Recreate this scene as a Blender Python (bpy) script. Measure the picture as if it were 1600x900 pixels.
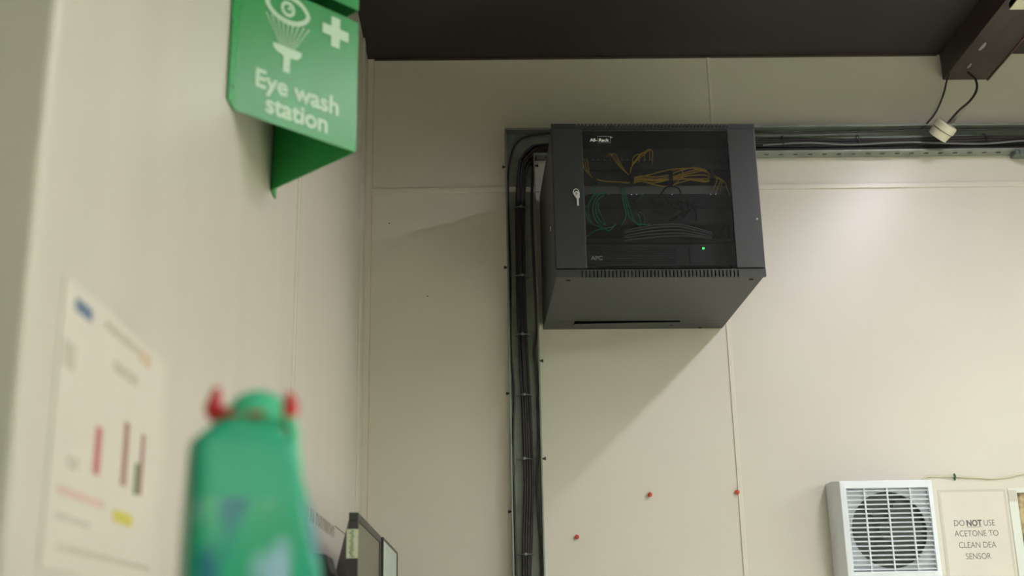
import bpy, bmesh, math, random
from mathutils import Vector, Matrix
random.seed(4)
for o in list(bpy.data.objects): bpy.data.objects.remove(o)
S = bpy.context.scene
COL = S.collection

# ------------------------------------------------------------------ camera
F = 1900.0
CAM = Vector((0, 0, 1.0))
_up = Vector((-121, -6335, F)).normalized()
_d = Vector((-32, 571, F)); _d = (_d - _up * _d.dot(_up)).normalized()
_r = _d.cross(_up)
if _r.x < 0: _r = -_r
def w3(v): return Vector((_r.dot(v), _d.dot(v), _up.dot(v)))
cr, cd, cf = w3(Vector((1, 0, 0))), w3(Vector((0, 1, 0))), w3(Vector((0, 0, 1)))
cam = bpy.data.cameras.new('camera'); co = bpy.data.objects.new('camera', cam); COL.objects.link(co)
m = Matrix.Identity(4)
for i, v in enumerate((cr, -cd, -cf)):
    for j in range(3): m[j][i] = v[j]
m.translation = CAM
co.matrix_world = m
cam.sensor_width = 36; cam.lens = F / 1600 * 36; cam.clip_start = 0.02
cam.dof.use_dof = True; cam.dof.focus_distance = 3.62; cam.dof.aperture_fstop = 2.9
S.camera = co
def at(px, py, Y):
    """pixel of the photograph -> point on the wall-parallel plane at depth Y"""
    v = w3(Vector((px - 800, py - 450, F)))
    return CAM + v * (Y / v.y)

# ------------------------------------------------------------------ light and exposure
S.view_settings.view_transform = 'Standard'; S.view_settings.look = 'None'
S.view_settings.exposure = -0.05; S.view_settings.gamma = 1.0; S.view_settings.use_curve_mapping = False
wd = bpy.data.worlds.new('world'); S.world = wd; wd.use_nodes = True
wd.node_tree.nodes['Background'].inputs[0].default_value = (0.75, 0.8, 0.6, 1)
wd.node_tree.nodes['Background'].inputs[1].default_value = 0.05
LAMP_MAIN = 64.0      # emission of the near batten
FILL_SIDE = 300.0     # emission of the added fill light far right, out of view
FILL_BACK = 45.0      # emission of the fill light added behind the camera
LAMP_ROOM = 115.0       # emission of the rear batten under the beam and one added fill light

# ------------------------------------------------------------------ materials
def lin(c):
    return tuple(((x / 255) / 12.92 if x / 255 <= .04045 else ((x / 255 + .055) / 1.055) ** 2.4) for x in c)
def mat(name, rgb, rough=.5, metal=0, var=.06, scale=12, bump=0, stretch=(1, 1, 1), spec=.5, emit=0, coat=0, sss=0):
    M = bpy.data.materials.new(name); M.use_nodes = True
    nt = M.node_tree; b = nt.nodes['Principled BSDF']
    c = lin(rgb)
    tc = nt.nodes.new('ShaderNodeTexCoord'); mp = nt.nodes.new('ShaderNodeMapping'); nz = nt.nodes.new('ShaderNodeTexNoise')
    mp.inputs['Scale'].default_value = stretch
    nz.inputs['Scale'].default_value = scale; nz.inputs['Detail'].default_value = 5
    nt.links.new(tc.outputs['Object'], mp.inputs[0]); nt.links.new(mp.outputs[0], nz.inputs['Vector'])
    rp = nt.nodes.new('ShaderNodeValToRGB')
    rp.color_ramp.elements[0].color = (*[max(0, x * (1 - var)) for x in c], 1); rp.color_ramp.elements[0].position = .3
    rp.color_ramp.elements[1].color = (*[min(1, x * (1 + var)) for x in c], 1); rp.color_ramp.elements[1].position = .7
    nt.links.new(nz.outputs['Fac'], rp.inputs[0]); nt.links.new(rp.outputs[0], b.inputs['Base Color'])
    b.inputs['Roughness'].default_value = rough; b.inputs['Metallic'].default_value = metal
    b.inputs['Specular IOR Level'].default_value = spec; b.inputs['Coat Weight'].default_value = coat
    if sss:
        b.inputs['Subsurface Weight'].default_value = sss; b.inputs['Subsurface Scale'].default_value = .01
    if bump:
        bp = nt.nodes.new('ShaderNodeBump'); bp.inputs['Strength'].default_value = bump; bp.inputs['Distance'].default_value = .01
        nt.links.new(nz.outputs['Fac'], bp.inputs['Height']); nt.links.new(bp.outputs[0], b.inputs['Normal'])
    if emit:
        b.inputs['Emission Color'].default_value = (*c, 1); b.inputs['Emission Strength'].default_value = emit
    return M
M = {}
M['wall'] = mat('cream_wall_panel', (213, 207, 198), .32, var=.02, scale=3, bump=.03)
M['wall_side'] = mat('cream_side_panel', (211, 204, 196), .34, var=.03, scale=5, bump=.10, stretch=(2, 2, .12))
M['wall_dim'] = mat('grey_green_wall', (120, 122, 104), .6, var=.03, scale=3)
M['strip'] = mat('cream_cover_strip', (216, 210, 200), .3, var=.02)
M['sealant'] = mat('pinkish_sealant', (204, 184, 160), .6, var=.1, scale=20)
M['ceiling'] = mat('dark_ceiling', (46, 40, 43), .7, var=.12, scale=2)
M['beam'] = mat('dark_brown_beam', (60, 50, 49), .5, var=.25, scale=9, stretch=(3, .6, 3))
M['rust'] = mat('red_primer', (84, 54, 48), .6, var=.25, scale=15)
M['floor'] = mat('vinyl_floor', (222, 220, 204), .5, var=.08, scale=4)
M['black'] = mat('black_powder_coat', (46, 49, 51), .42, var=.05, scale=60)
M['black_in'] = mat('black_interior', (30, 31, 34), .6)
M['gear'] = mat('black_equipment', (44, 46, 50), .35)
M['greybar'] = mat('grey_equipment_edge', (150, 150, 150), .45, metal=.2)
M['rubber'] = mat('black_cable_sheath', (46, 40, 43), .42, var=.2, scale=30)
M['ring'] = mat('black_plastic', (22, 22, 24), .4)
M['galv'] = mat('galvanised_steel', (142, 148, 142), .45, metal=.4, var=.12, scale=18)
M['galv_dull'] = mat('dull_galvanised_steel', (120, 128, 124), .5, metal=.55, var=.12, scale=18)
M['chrome'] = mat('chrome', (225, 225, 220), .35, metal=.5)
M['white'] = mat('white_plastic', (228, 233, 242), .35, var=.02)
M['white_old'] = mat('cream_plastic', (205, 200, 180), .45, var=.04)
M['paper'] = mat('white_paper', (214, 207, 199), .6, var=.02)
M['paper_cool'] = mat('cool_white_paper', (216, 219, 214), .5, var=.02)
M['lam'] = mat('clear_laminate', (204, 198, 188), .25, var=.02)
M['ink'] = mat('dark_grey_ink', (84, 84, 84), .6)
M['faint'] = mat('faded_grey_ink', (150, 146, 134), .6, var=.15, scale=60)
M['yellow'] = mat('yellow_cable_sheath', (245, 196, 44), .45)
M['green_c'] = mat('green_cable_sheath', (48, 185, 124), .45)
M['grey_c'] = mat('grey_cable_sheath', (128, 130, 132), .4)
M['sign'] = mat('sign_green', (34, 150, 72), .3, var=.03)
M['signwhite'] = mat('sign_pale_green_print', (196, 226, 200), .4, var=.02)
M['plug'] = mat('red_wall_plug', (196, 84, 58), .5, var=.1)
M['bezel'] = mat('black_monitor_plastic', (52, 52, 52), .4)
M['screen'] = mat('dark_screen_wall_reflection', (104, 102, 84), .35, var=.04, scale=5)  # dark matte screen, base colour lifted to the wall's beige-green reflection
M['mount'] = mat('dark_grey_plastic', (74, 74, 72), .5)
M['bottle'] = mat('teal_bottle_plastic', (28, 162, 128), .45, var=.06, scale=14)
M['cap'] = mat('pale_teal_cap', (70, 190, 150), .35, var=.05, sss=.1)
M['red'] = mat('red_plastic', (198, 34, 44), .35)
M['duct'] = mat('grey_duct_plastic', (116, 122, 118), .5)
M['matte'] = mat('matte_black_casing', (16, 16, 17), .7)
M['clip'] = mat('green_cable_clip', (62, 104, 80), .5)
M['bench'] = mat('beech_bench_top', (176, 146, 108), .45, var=.12, scale=6, stretch=(6, .5, 6))
M['led'] = mat('green_led', (40, 255, 70), .3, emit=9)
M['pale_ink'] = mat('pale_ink', (190, 183, 172), .6, var=.1, scale=60)
M['blue'] = mat('blue_ink', (100, 118, 150), .6)
M['orange'] = mat('orange_ink', (204, 182, 162), .6)
M['crimson'] = mat('crimson_ink', (184, 96, 106), .6)
M['maroon'] = mat('maroon_ink', (150, 98, 94), .6)
M['darkgreen'] = mat('green_ink', (80, 118, 72), .6)
M['yellow_ink'] = mat('yellow_ink', (206, 196, 92), .6)
M['pink'] = mat('pink_ink', (212, 176, 170), .6)
M['print'] = mat('white_print', (225, 228, 230), .5)
M['print_dim'] = mat('grey_print', (120, 122, 124), .5)
M['sage'] = mat('pale_green_sticker', (204, 210, 184), .5, var=.06, scale=120)

# pale lit screen of the second monitor
M['lit_screen'] = mat('lit_pale_screen', (150, 160, 152), .3, emit=.28)
# glass of the rack door: tinted pane letting light through
g = bpy.data.materials.new('smoked_door_glass'); g.use_nodes = True; nt = g.node_tree; nt.nodes.clear()
out = nt.nodes.new('ShaderNodeOutputMaterial'); tr = nt.nodes.new('ShaderNodeBsdfTransparent'); gl = nt.nodes.new('ShaderNodeBsdfGlossy')
fr = nt.nodes.new('ShaderNodeFresnel'); mx = nt.nodes.new('ShaderNodeMixShader'); nz = nt.nodes.new('ShaderNodeTexNoise')
rp = nt.nodes.new('ShaderNodeValToRGB'); tc = nt.nodes.new('ShaderNodeTexCoord')
nz.inputs['Scale'].default_value = 6
rp.color_ramp.elements[0].color = (.76, .77, .79, 1); rp.color_ramp.elements[1].color = (.80, .81, .83, 1)
gl.inputs['Roughness'].default_value = .08; fr.inputs['IOR'].default_value = 1.45
nt.links.new(tc.outputs['Object'], nz.inputs['Vector']); nt.links.new(nz.outputs['Fac'], rp.inputs[0]); nt.links.new(rp.outputs[0], tr.inputs[0])
nt.links.new(fr.outputs[0], mx.inputs[0]); nt.links.new(tr.outputs[0], mx.inputs[1]); nt.links.new(gl.outputs[0], mx.inputs[2])
df = nt.nodes.new('ShaderNodeBsdfDiffuse'); df.inputs[0].default_value = (.55, .56, .58, 1); m2 = nt.nodes.new('ShaderNodeMixShader'); m2.inputs[0].default_value = .025   # haze of glare on the pane, mixed in as diffuse grey
nt.links.new(mx.outputs[0], m2.inputs[1]); nt.links.new(df.outputs[0], m2.inputs[2])
nt.links.new(m2.outputs[0], out.inputs[0]); M['glass'] = g
def emission(name, rgb, s):
    e = bpy.data.materials.new(name); e.use_nodes = True; b = e.node_tree.nodes['Principled BSDF']
    b.inputs['Base Color'].default_value = (.8, .8, .8, 1)
    b.inputs['Emission Color'].default_value = (*rgb, 1); b.inputs['Emission Strength'].default_value = s
    return e
M['tube_main'] = emission('lit_diffuser_main', (1, .93, 1.0), LAMP_MAIN)
M['tube_room'] = emission('lit_diffuser_room', (.92, 1, .80), LAMP_ROOM)
M['fill_back'] = emission('added_fill_back', (.92, 1, .80), FILL_BACK)
M['fill_side'] = emission('added_fill_side', (.92, 1, .84), FILL_SIDE)
# bottle label: printed swirls of blue, white and green
bl = bpy.data.materials.new('bottle_label_print'); bl.use_nodes = True; nt = bl.node_tree; b = nt.nodes['Principled BSDF']
tc = nt.nodes.new('ShaderNodeTexCoord'); mp = nt.nodes.new('ShaderNodeMapping'); mp.inputs['Scale'].default_value = (1, 1, .55); mp.inputs['Location'].default_value = (.3, .1, .05)
nz = nt.nodes.new('ShaderNodeTexNoise'); nz.inputs['Scale'].default_value = 26; nz.inputs['Detail'].default_value = 1
rp = nt.nodes.new('ShaderNodeValToRGB'); e = rp.color_ramp.elements
e[0].position = .41; e[0].color = (*lin((8, 108, 132)), 1); e[1].position = .49; e[1].color = (*lin((28, 162, 128)), 1)
n_ = e.new(.62); n_.color = (*lin((40, 160, 118)), 1); n_ = e.new(.74); n_.color = (*lin((150, 190, 215)), 1)
nt.links.new(tc.outputs['Object'], mp.inputs[0]); nt.links.new(mp.outputs[0], nz.inputs['Vector']); nt.links.new(nz.outputs['Fac'], rp.inputs[0])
nt.links.new(rp.outputs[0], b.inputs['Base Color']); b.inputs['Roughness'].default_value = .3; M['label'] = bl
# landscape-like print of the poster photograph
pm = bpy.data.materials.new('photo_print'); pm.use_nodes = True; nt = pm.node_tree; b = nt.nodes['Principled BSDF']
tc = nt.nodes.new('ShaderNodeTexCoord'); nz = nt.nodes.new('ShaderNodeTexNoise'); nz.inputs['Scale'].default_value = 21
rp = nt.nodes.new('ShaderNodeValToRGB'); e = rp.color_ramp.elements
e[0].position = .34; e[0].color = (*lin((70, 64, 54)), 1); e[1].position = .55; e[1].color = (*lin((190, 168, 122)), 1)
n_ = e.new(.44); n_.color = (*lin((134, 120, 88)), 1)
nt.links.new(tc.outputs['Object'], nz.inputs['Vector']); nt.links.new(nz.outputs['Fac'], rp.inputs[0]); nt.links.new(rp.outputs[0], b.inputs['Base Color'])
M['photo'] = pm

# ------------------------------------------------------------------ helpers
def box(bm, x0, x1, y0, y1, z0, z1, mw=None):
    v = [bm.verts.new((x, y, z)) for x in (x0, x1) for y in (y0, y1) for z in (z0, z1)]
    if mw is not None:
        for a in v: a.co = mw @ a.co
    for f in ((0, 1, 3, 2), (4, 6, 7, 5), (0, 4, 5, 1), (2, 3, 7, 6), (0, 2, 6, 4), (1, 5, 7, 3)):
        bm.faces.new([v[i] for i in f])
def B(*boxes):
    bm = bmesh.new()
    for b_ in boxes: box(bm, *b_)
    return bm
def frame_of(t):
    t = t.normalized(); a = Vector((0, 0, 1)) if abs(t.z) < .9 else Vector((1, 0, 0))
    u = t.cross(a).normalized(); return u, t.cross(u).normalized()
def catmull(p, n=8):
    p = [Vector(q) for q in p]
    if len(p) < 3: return p
    q = [p[0] * 2 - p[1]] + p + [p[-1] * 2 - p[-2]]; r = []
    for i in range(1, len(q) - 2):
        for k in range(n):
            t = k / n; a, b_, c, d = q[i - 1], q[i], q[i + 1], q[i + 2]
            r.append(.5 * ((2 * b_) + (c - a) * t + (2 * a - 5 * b_ + 4 * c - d) * t * t + (3 * b_ - a - 3 * c + d) * t ** 3))
    return r + [p[-1]]
def tube(bm, pts, r, seg=8, smooth=8):
    pts = catmull(pts, smooth) if smooth else [Vector(p) for p in pts]
    rings = []; u = None
    for i, p in enumerate(pts):
        t = (pts[min(i + 1, len(pts) - 1)] - pts[max(i - 1, 0)]).normalized()
        if u is None: u, _ = frame_of(t)
        u = (u - t * u.dot(t)).normalized(); v = t.cross(u)
        rr = r(i / (len(pts) - 1)) if callable(r) else r
        rings.append([bm.verts.new(p + (u * math.cos(a) + v * math.sin(a)) * rr) for a in [2 * math.pi * k / seg for k in range(seg)]])
    for a, b_ in zip(rings, rings[1:]):
        for k in range(seg): bm.faces.new((a[k], a[(k + 1) % seg], b_[(k + 1) % seg], b_[k]))
    bm.faces.new(rings[0][::-1]); bm.faces.new(rings[-1])
def cyl(bm, p0, p1, r, seg=20, r1=None):
    p0, p1 = Vector(p0), Vector(p1); u, v = frame_of(p1 - p0); r1 = r if r1 is None else r1
    A, C_ = [[bm.verts.new(p + (u * math.cos(a) + v * math.sin(a)) * rr) for a in [2 * math.pi * k / seg for k in range(seg)]] for p, rr in ((p0, r), (p1, r1))]
    for k in range(seg): bm.faces.new((A[k], A[(k + 1) % seg], C_[(k + 1) % seg], C_[k]))
    bm.faces.new(A[::-1]); bm.faces.new(C_)
def extrude_poly(bm, pts, t, mw):
    """flat outline pts (u, v) given thickness t along local z, placed by mw"""
    a = [bm.verts.new(mw @ Vector((u, v, 0))) for u, v in pts]; c = [bm.verts.new(mw @ Vector((u, v, t))) for u, v in pts]
    n = len(pts); bm.faces.new(a[::-1]); bm.faces.new(c)
    for k in range(n): bm.faces.new((a[k], a[(k + 1) % n], c[(k + 1) % n], c[k]))
def ring_poly(bm, outer, inner, t, mw):
    n = len(outer)
    rows = [[bm.verts.new(mw @ Vector((u, v, z))) for u, v in pts] for pts, z in ((outer, 0), (outer, t), (inner, t), (inner, 0))]
    for i in range(4):
        a, b_ = rows[i], rows[(i + 1) % 4]
        for k in range(n): bm.faces.new((a[k], a[(k + 1) % n], b_[(k + 1) % n], b_[k]))
def loft(bm, secs, seg=32, rot=0):
    rings = []
    for (cx, cy, z, rx, ry, pw) in secs:
        ring = []
        for k in range(seg):
            a = 2 * math.pi * k / seg; c, s = math.cos(a), math.sin(a)
            x = rx * math.copysign(abs(c) ** (2 / pw), c); y = ry * math.copysign(abs(s) ** (2 / pw), s)
            ring.append(bm.verts.new((cx + x * math.cos(rot) - y * math.sin(rot), cy + x * math.sin(rot) + y * math.cos(rot), z)))
        rings.append(ring)
    for a, b_ in zip(rings, rings[1:]):
        for k in range(seg): bm.faces.new((a[k], a[(k + 1) % seg], b_[(k + 1) % seg], b_[k]))
    bm.faces.new(rings[0][::-1]); bm.faces.new(rings[-1])
def obj(name, bm, m_, parent=None, bevel=0, smooth=False):
    bmesh.ops.recalc_face_normals(bm, faces=bm.faces)
    me = bpy.data.meshes.new(name); bm.to_mesh(me); bm.free()
    o = bpy.data.objects.new(name, me); COL.objects.link(o)
    me.materials.append(M[m_] if isinstance(m_, str) else m_)
    if parent: o.parent = parent
    if smooth:
        for p in me.polygons: p.use_smooth = True
        if smooth == 'auto':
            me.set_sharp_from_angle(angle=math.radians(40))
    if bevel:
        b_ = o.modifiers.new('bevel', 'BEVEL'); b_.width = bevel; b_.segments = 2; b_.limit_method = 'ANGLE'
    return o
def tag(o, label, cat, group=None, kind=None):
    o['label'] = label; o['category'] = cat
    if group: o['group'] = group
    if kind: o['kind'] = kind
    return o
def thing(name, label, cat, loc=(0, 0, 0), rz=0, group=None):
    o = bpy.data.objects.new(name, None); COL.objects.link(o); o.empty_display_size = .05
    o.location = loc; o.rotation_euler = (0, 0, rz)
    return tag(o, label, cat, group)
def struct(name, bm, m_, bevel=0):
    o = obj(name, bm, m_, None, bevel); o['kind'] = 'structure'; return o
def text(name, s, size, m_, mw, parent=None, off=0, ext=.0003, align='CENTER', sx=1, bold=0):
    cu = bpy.data.curves.new(name, 'FONT'); cu.body = s; cu.size = size; cu.align_x = align; cu.offset = off; cu.extrude = ext
    t = bpy.data.objects.new(name, cu); COL.objects.link(t)
    me = bpy.data.meshes.new_from_object(t); bpy.data.objects.remove(t)
    me.name = name; me.transform(Matrix.Diagonal((sx, 1, 1, 1)))
    if bold:        # heavier strokes: the outline repeated slightly shifted
        bb = bmesh.new()
        for k_ in range(8):
            n0 = len(bb.verts); bb.from_mesh(me); bb.verts.ensure_lookup_table()
            a_ = k_ * math.pi / 4
            bmesh.ops.translate(bb, verts=bb.verts[n0:], vec=(bold * math.cos(a_), bold * math.sin(a_), k_ * .000004))
        bb.to_mesh(me); bb.free()
    me.transform(mw)
    me.materials.clear(); me.materials.append(M[m_])
    o = bpy.data.objects.new(name, me); COL.objects.link(o)
    if parent: o.parent = parent
    return o
def basis(u, v, n, p):
    a = Matrix.Identity(4)
    for i, q in enumerate((u, v, n)):
        for j in range(3): a[j][i] = q[j]
    a.translation = Vector(p); return a

W = 3.86      # back wall plane
L = -.405     # left wall plane
# ------------------------------------------------------------------ structure
struct('floor', B((-3, 6, -5, W + .1, -.05, 0)), 'floor')
struct('ceiling', B((-3, 6, -5, W + .1, 3.0, 3.06)), 'ceiling')
struct('wall_back', B((L, 6, W, W + .1, 0, 3.0)), 'wall')
struct('wall_left', B((-.60, L, 1.04, W + .1, 0, 3.0)), 'wall_side', bevel=.006)
struct('wall_front_left', B((-3, -.60, 1.06, 1.2, 0, 3.0)), 'wall')
struct('wall_far_left', B((-3.1, -3, -5, 1.2, 0, 3.0)), 'wall')
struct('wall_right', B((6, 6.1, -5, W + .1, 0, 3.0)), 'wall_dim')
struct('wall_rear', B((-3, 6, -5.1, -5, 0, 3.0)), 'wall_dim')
struct('trim_1', B((.786, .800, W - .003, W, 0, 2.4965), (.784, .796, W - .003, W, 2.5145, 3.0)), 'strip', .001)   # vertical panel joint
struct('trim_2', B((L + .02, 6, W - .006, W, 2.4965, 2.5145)), 'strip', .0015)                                        # horizontal panel joint
struct('trim_3', B((L, L + .019, W - .004, W, 0, 3.0)), 'strip', .001)                                               # corner strip
struct('trim_4', B((L + .019, L + .0225, W - .003, W, 0, 3.0)), 'sealant')
struct('trim_5', B((L, L + .003, 2.455, 2.478, 0, 3.0), (L, L + .004, 2.490, 2.497, 0, 3.0)), 'strip', .001)
struct('trim_6', B((L, L + .004, 3.70, 3.745, 0, 3.0)), 'strip', .001)
struct('trim_7', B((L + .0225, 1.60, W - .012, W, 2.994, 3.0)), 'beam')
# beam under the ceiling
bm = B((1.612, 1.768, -5, W, 2.9, 3.0))
o = struct('trim_8', bm, 'beam', .002); o.name = 'trim_8'
struct('trim_9', B((1.768, 1.774, -5, W, 2.897, 2.906)), 'rust')

# ------------------------------------------------------------------ ceiling lamps and added fill lights
def lamp(x, y0, y1, label, m_, z=2.835):
    t = thing('batten_light', label, 'lamp', (x, y0, z), 0, None)
    l = y1 - y0
    obj('housing', B((-.05, .05, 0, l, .02, .065)), 'white_old', t, .004)
    obj('side_rail', B((-.05, -.046, 0, l, 0, .02), (.046, .05, 0, l, 0, .02)), 'white_old', t)
    for a, b_ in ((0, .07), (l - .12, l)): obj('end_cap', B((-.05, .05, a, b_, -.004, .02)), 'white_old', t, .002)
    obj('diffuser', B((-.045, .045, .071, l - .121, .004, .016)), m_, t)
    return t
lamp(1.638, .85, 3.25, 'cream batten light under the dark beam, its end cap at the top right corner', 'tube_main')
for x, y0, y1, k_, lb in ((1.638, -3.6, -1.2, 'tube_room', 'cream batten light under the dark beam, behind the camera'), (3.0, -1.7, .7, 'tube_room', 'added batten-shaped fill light to the right beside the camera, out of view'),
                     (.45, -3.0, -.6, 'fill_back', 'added batten-shaped fill light above and behind the camera, out of view'),  # added to raise the floor bounce and the lower back wall
                     (4.3, .6, 3.0, 'fill_side', 'added batten-shaped fill light far to the right of the fan, out of view')):
    lamp(x, y0, y1, lb, k_, 2.835 if x == 1.638 else 2.5)  # the lower three are added fill, hung low so the upper wall stays dim

# ------------------------------------------------------------------ cable tray
HZ0, HZ1 = 2.612, 2.712; VX0, VX1 = .068, .168; TY = W - .05
tray = thing('cable_tray', 'galvanised steel cable tray running above the black rack and down its left side', 'cable tray', (VX0, W, 0))
def loc(bm):   # world coordinates -> local to tray
    bmesh.ops.translate(bm, verts=bm.verts, vec=(-VX0, -W, 0)); return bm
obj('tray_base', loc(B((VX0, 3.2, W - .002, W - .0005, HZ0, HZ1), (VX0, VX1, W - .002, W - .0005, 0, HZ0))), 'galv', tray)
def flange_x(bm, x0, x1, z, t, fill=.034):       # horizontal flange with slots
    box(bm, x0, x1, TY, TY + .016, z, z + t); box(bm, x0, x1, TY + .028, W - .001, z, z + t)
    x = x0
    while x < x1 - .02:
        box(bm, x, min(x + fill, x1), TY + .016, TY + .028, z, z + t); x += .05
def flange_z(bm, z0, z1, x, t):
    box(bm, x, x + t, TY, TY + .014, z0, z1); box(bm, x, x + t, TY + .027, W - .001, z0, z1)
    z = z0
    while z < z1 - .02:
        box(bm, x, x + t, TY + .014, TY + .027, z, min(z + .022, z1)); z += .046
bm = bmesh.new(); flange_x(bm, VX0, 3.2, HZ1 - .0015, .0015, .0502); obj('top_flange', loc(bm), 'galv', tray)
bm = bmesh.new(); flange_x(bm, VX1, 3.2, HZ0, .0015); obj('bottom_flange', loc(bm), 'galv', tray)
bm = bmesh.new(); flange_z(bm, 0, HZ1, VX0, .0015); obj('outer_flange', loc(bm), 'galv', tray)
bm = bmesh.new(); flange_z(bm, 0, HZ0, VX1 - .0015, .0015); obj('inner_flange', loc(bm), 'galv', tray)
obj('front_lip', loc(B((VX0, 3.2, TY - .001, TY, HZ1 - .007, HZ1), (VX1, 3.2, TY - .001, TY, HZ0, HZ0 + .007),
    (VX0, VX0 + .005, TY - .001, TY, 0, HZ1), (VX1 - .005, VX1, TY - .001, TY, 0, HZ0 + .007))), 'galv', tray, .0006)
for z in (2.33, 1.605):
    for x in (VX0 + .022, VX1 - .022):
        bm = bmesh.new(); cyl(bm, (x, W - .002, z), (x, W - .004, z), .010); cyl(bm, (x, W - .004, z), (x, W - .009, z), .005, 6)
        obj('mounting_bolt', loc(bm), 'greybar', tray)
for x in (1.84,):
    obj('tray_bracket', loc(B((x - .03, x + .03, W - .05, W - .0005, HZ0 - .014, HZ0 - .0005), (x - .02, x + .02, W - .06, W - .05, HZ0 - .018, HZ0 - .002))), 'galv_dull', tray, .001)

# black plug rivets hooked on the tray edge
def rivet(p, side, label):
    bm = bmesh.new(); p = Vector(p); d = Vector((side, 0, 0))
    cyl(bm, p, p + d * .007, .003, 10); cyl(bm, p + d * .006, p + d * .011, .0058, 14, .0045)
    tag(obj('push_rivet', bm, 'ring', smooth='auto'), label, 'rivet', 'push rivets along the cable tray')
for x, y, s, lb in ((787, 260, -1, 'black push rivet on tray outer edge, uppermost left one'),
                    (834, 258, 1, 'black push rivet at tray inner corner beside rack top'),
                    (794, 417, -1, 'black push rivet on tray outer edge level with rack bottom'),
                    (847, 563, 1, 'black push rivet on tray right edge just below the rack'),
                    (799, 614, -1, 'black push rivet on tray left edge, halfway down below the rack'),
                    (851, 716, 1, 'black push rivet on tray right edge, lower of the two below the rack'),
                    (805, 799, -1, 'black push rivet on tray left edge, lowest one')):
    z = at(x, y, TY)[2]
    rivet((VX0 if s < 0 else VX1, TY + .006, z), s, lb)

# cables inside the tray: vertical run, bend, horizontal run
random.seed(11)
offs = []
for i in range(12):
    offs.append(((i % 4 - 1.5) * .0076 + random.uniform(-.001, .001), (i // 4) * .0095 + .008))
for i, (dx, dy) in enumerate(offs):
    r = random.choice((.0042, .0048, .0038)); y = W - dy
    xc = .118 + dx; zc = 2.662 - dx; R = .10
    pts = []
    for z in (.3, .8, 1.2, 1.35, 1.5, 1.7, 1.9, 2.1, 2.3, 2.45):
        sw = .006 * math.sin(z * 5) + random.uniform(-.0015, .0015)
        pts.append((xc + sw - (.004 if z < 1.4 else 0), y + random.uniform(-.001, .001), z))
    for a in (15, 35, 55, 75):
        a = math.radians(a); pts.append((xc + .006 + (R + dx) * (1 - math.cos(a)), y, zc - R + (R) * math.sin(a) - .012))
    for x in (.30, .5, .75, 1.0, 1.25, 1.5, 1.75, 2.0, 2.3, 3.1):
        pts.append((x, y + random.uniform(-.001, .001), zc - .004 + .005 * math.sin(x * 6 + i * .4) + random.uniform(-.002, .002)))
    bm = bmesh.new(); tube(bm, pts, r, 8, 6)
    tag(obj('data_cable', bm, 'rubber', smooth=True), 'black data cable bundled in the steel tray around the rack', 'cable', 'black cables bundled in the tray')
def stray(name, pts, r, label, m_='rubber', cat='cable', group=None):
    bm = bmesh.new(); tube(bm, pts, r, 8, 8); return tag(obj(name, bm, m_, smooth=True), label, cat, group)
yy = W - .03
stray('loose_cable', [(.078, yy, .3), (.079, yy, 1.2), (.076, yy, 1.6), (.083, yy, 1.8), (.075, yy, 1.95), (.078, yy, 2.2), (.075, yy, 2.45), (.082, yy, 2.58), (.11, yy, 2.665), (.17, yy, 2.695), (.3, yy, 2.700), (.6, yy, 2.698), (1.0, yy, 2.69), (1.6, yy, 2.698), (3.1, yy, 2.695)], .0042,
      'loose black cable hugging the outer edge of the tray and its corner')
stray('loose_cable', [(.157, yy, .3), (.158, yy, 1.2), (.152, yy, 1.4), (.150, yy, 1.52), (.159, yy, 1.66), (.158, yy, 1.85), (.151, yy, 1.93), (.160, yy, 2.02), (.157, yy, 2.2), (.153, yy, 2.4), (.160, yy, 2.54), (.175, yy, 2.625), (.3, yy, 2.628), (.8, yy, 2.632), (1.6, yy, 2.63), (3.1, yy, 2.63)], .0045,
      'loose black cable along the right inner edge of the vertical tray')
stray('loose_cable', [(.95, W - .035, 2.645), (1.1, W - .036, 2.652), (1.25, W - .035, 2.644), (1.45, W - .036, 2.65), (1.7, W - .035, 2.642), (2.0, W - .036, 2.655), (3.0, W - .035, 2.65)], .0035,
      'thin grey cable lying over the black bundle right of the rack', 'grey_c')
# cable ties round the bundle
def tie(c, horiz, label):
    bm = bmesh.new(); x, z = c
    ring = []
    for k in range(17):
        a = 2 * math.pi * k / 16; ring.append((.026 * math.cos(a), .019 * math.sin(a)))
    pts = [(x + p, W - .021 + q, z) if not horiz else (x, W - .021 + q, z + p) for p, q in ring]
    tube(bm, pts, .0016, 6, 0)
    h = (x, W - .042, z); box(bm, h[0] - .004, h[0] + .004, h[1] - .003, h[1] + .003, h[2] - .004, h[2] + .004)
    tag(obj('cable_tie', bm, 'grey_c' if not horiz else 'ring'), label, 'cable tie', 'cable ties round the bundled cables')
tie((.118, 2.43), False, 'cable tie round the bundle just below the tray corner')
tie((.118, 2.19), False, 'cable tie round the vertical bundle level with the rack window')
tie((.114, 1.99), False, 'cable tie round the vertical bundle level with the rack bottom')
tie((.116, 1.79), False, 'cable tie round the vertical bundle midway under the rack')
tie((.112, 1.585), False, 'cable tie round the vertical bundle beside two tray bolts')
tie((.110, 1.29), False, 'lowest cable tie on the vertical bundle')
tie((1.02, 2.658), True, 'black cable tie round the bundle just right of the rack')
tie((1.28, 2.658), True, 'black cable tie round the bundle left of the hanging round box')
tie((1.72, 2.658), True, 'black cable tie round the bundle right of the hanging round box')

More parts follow.
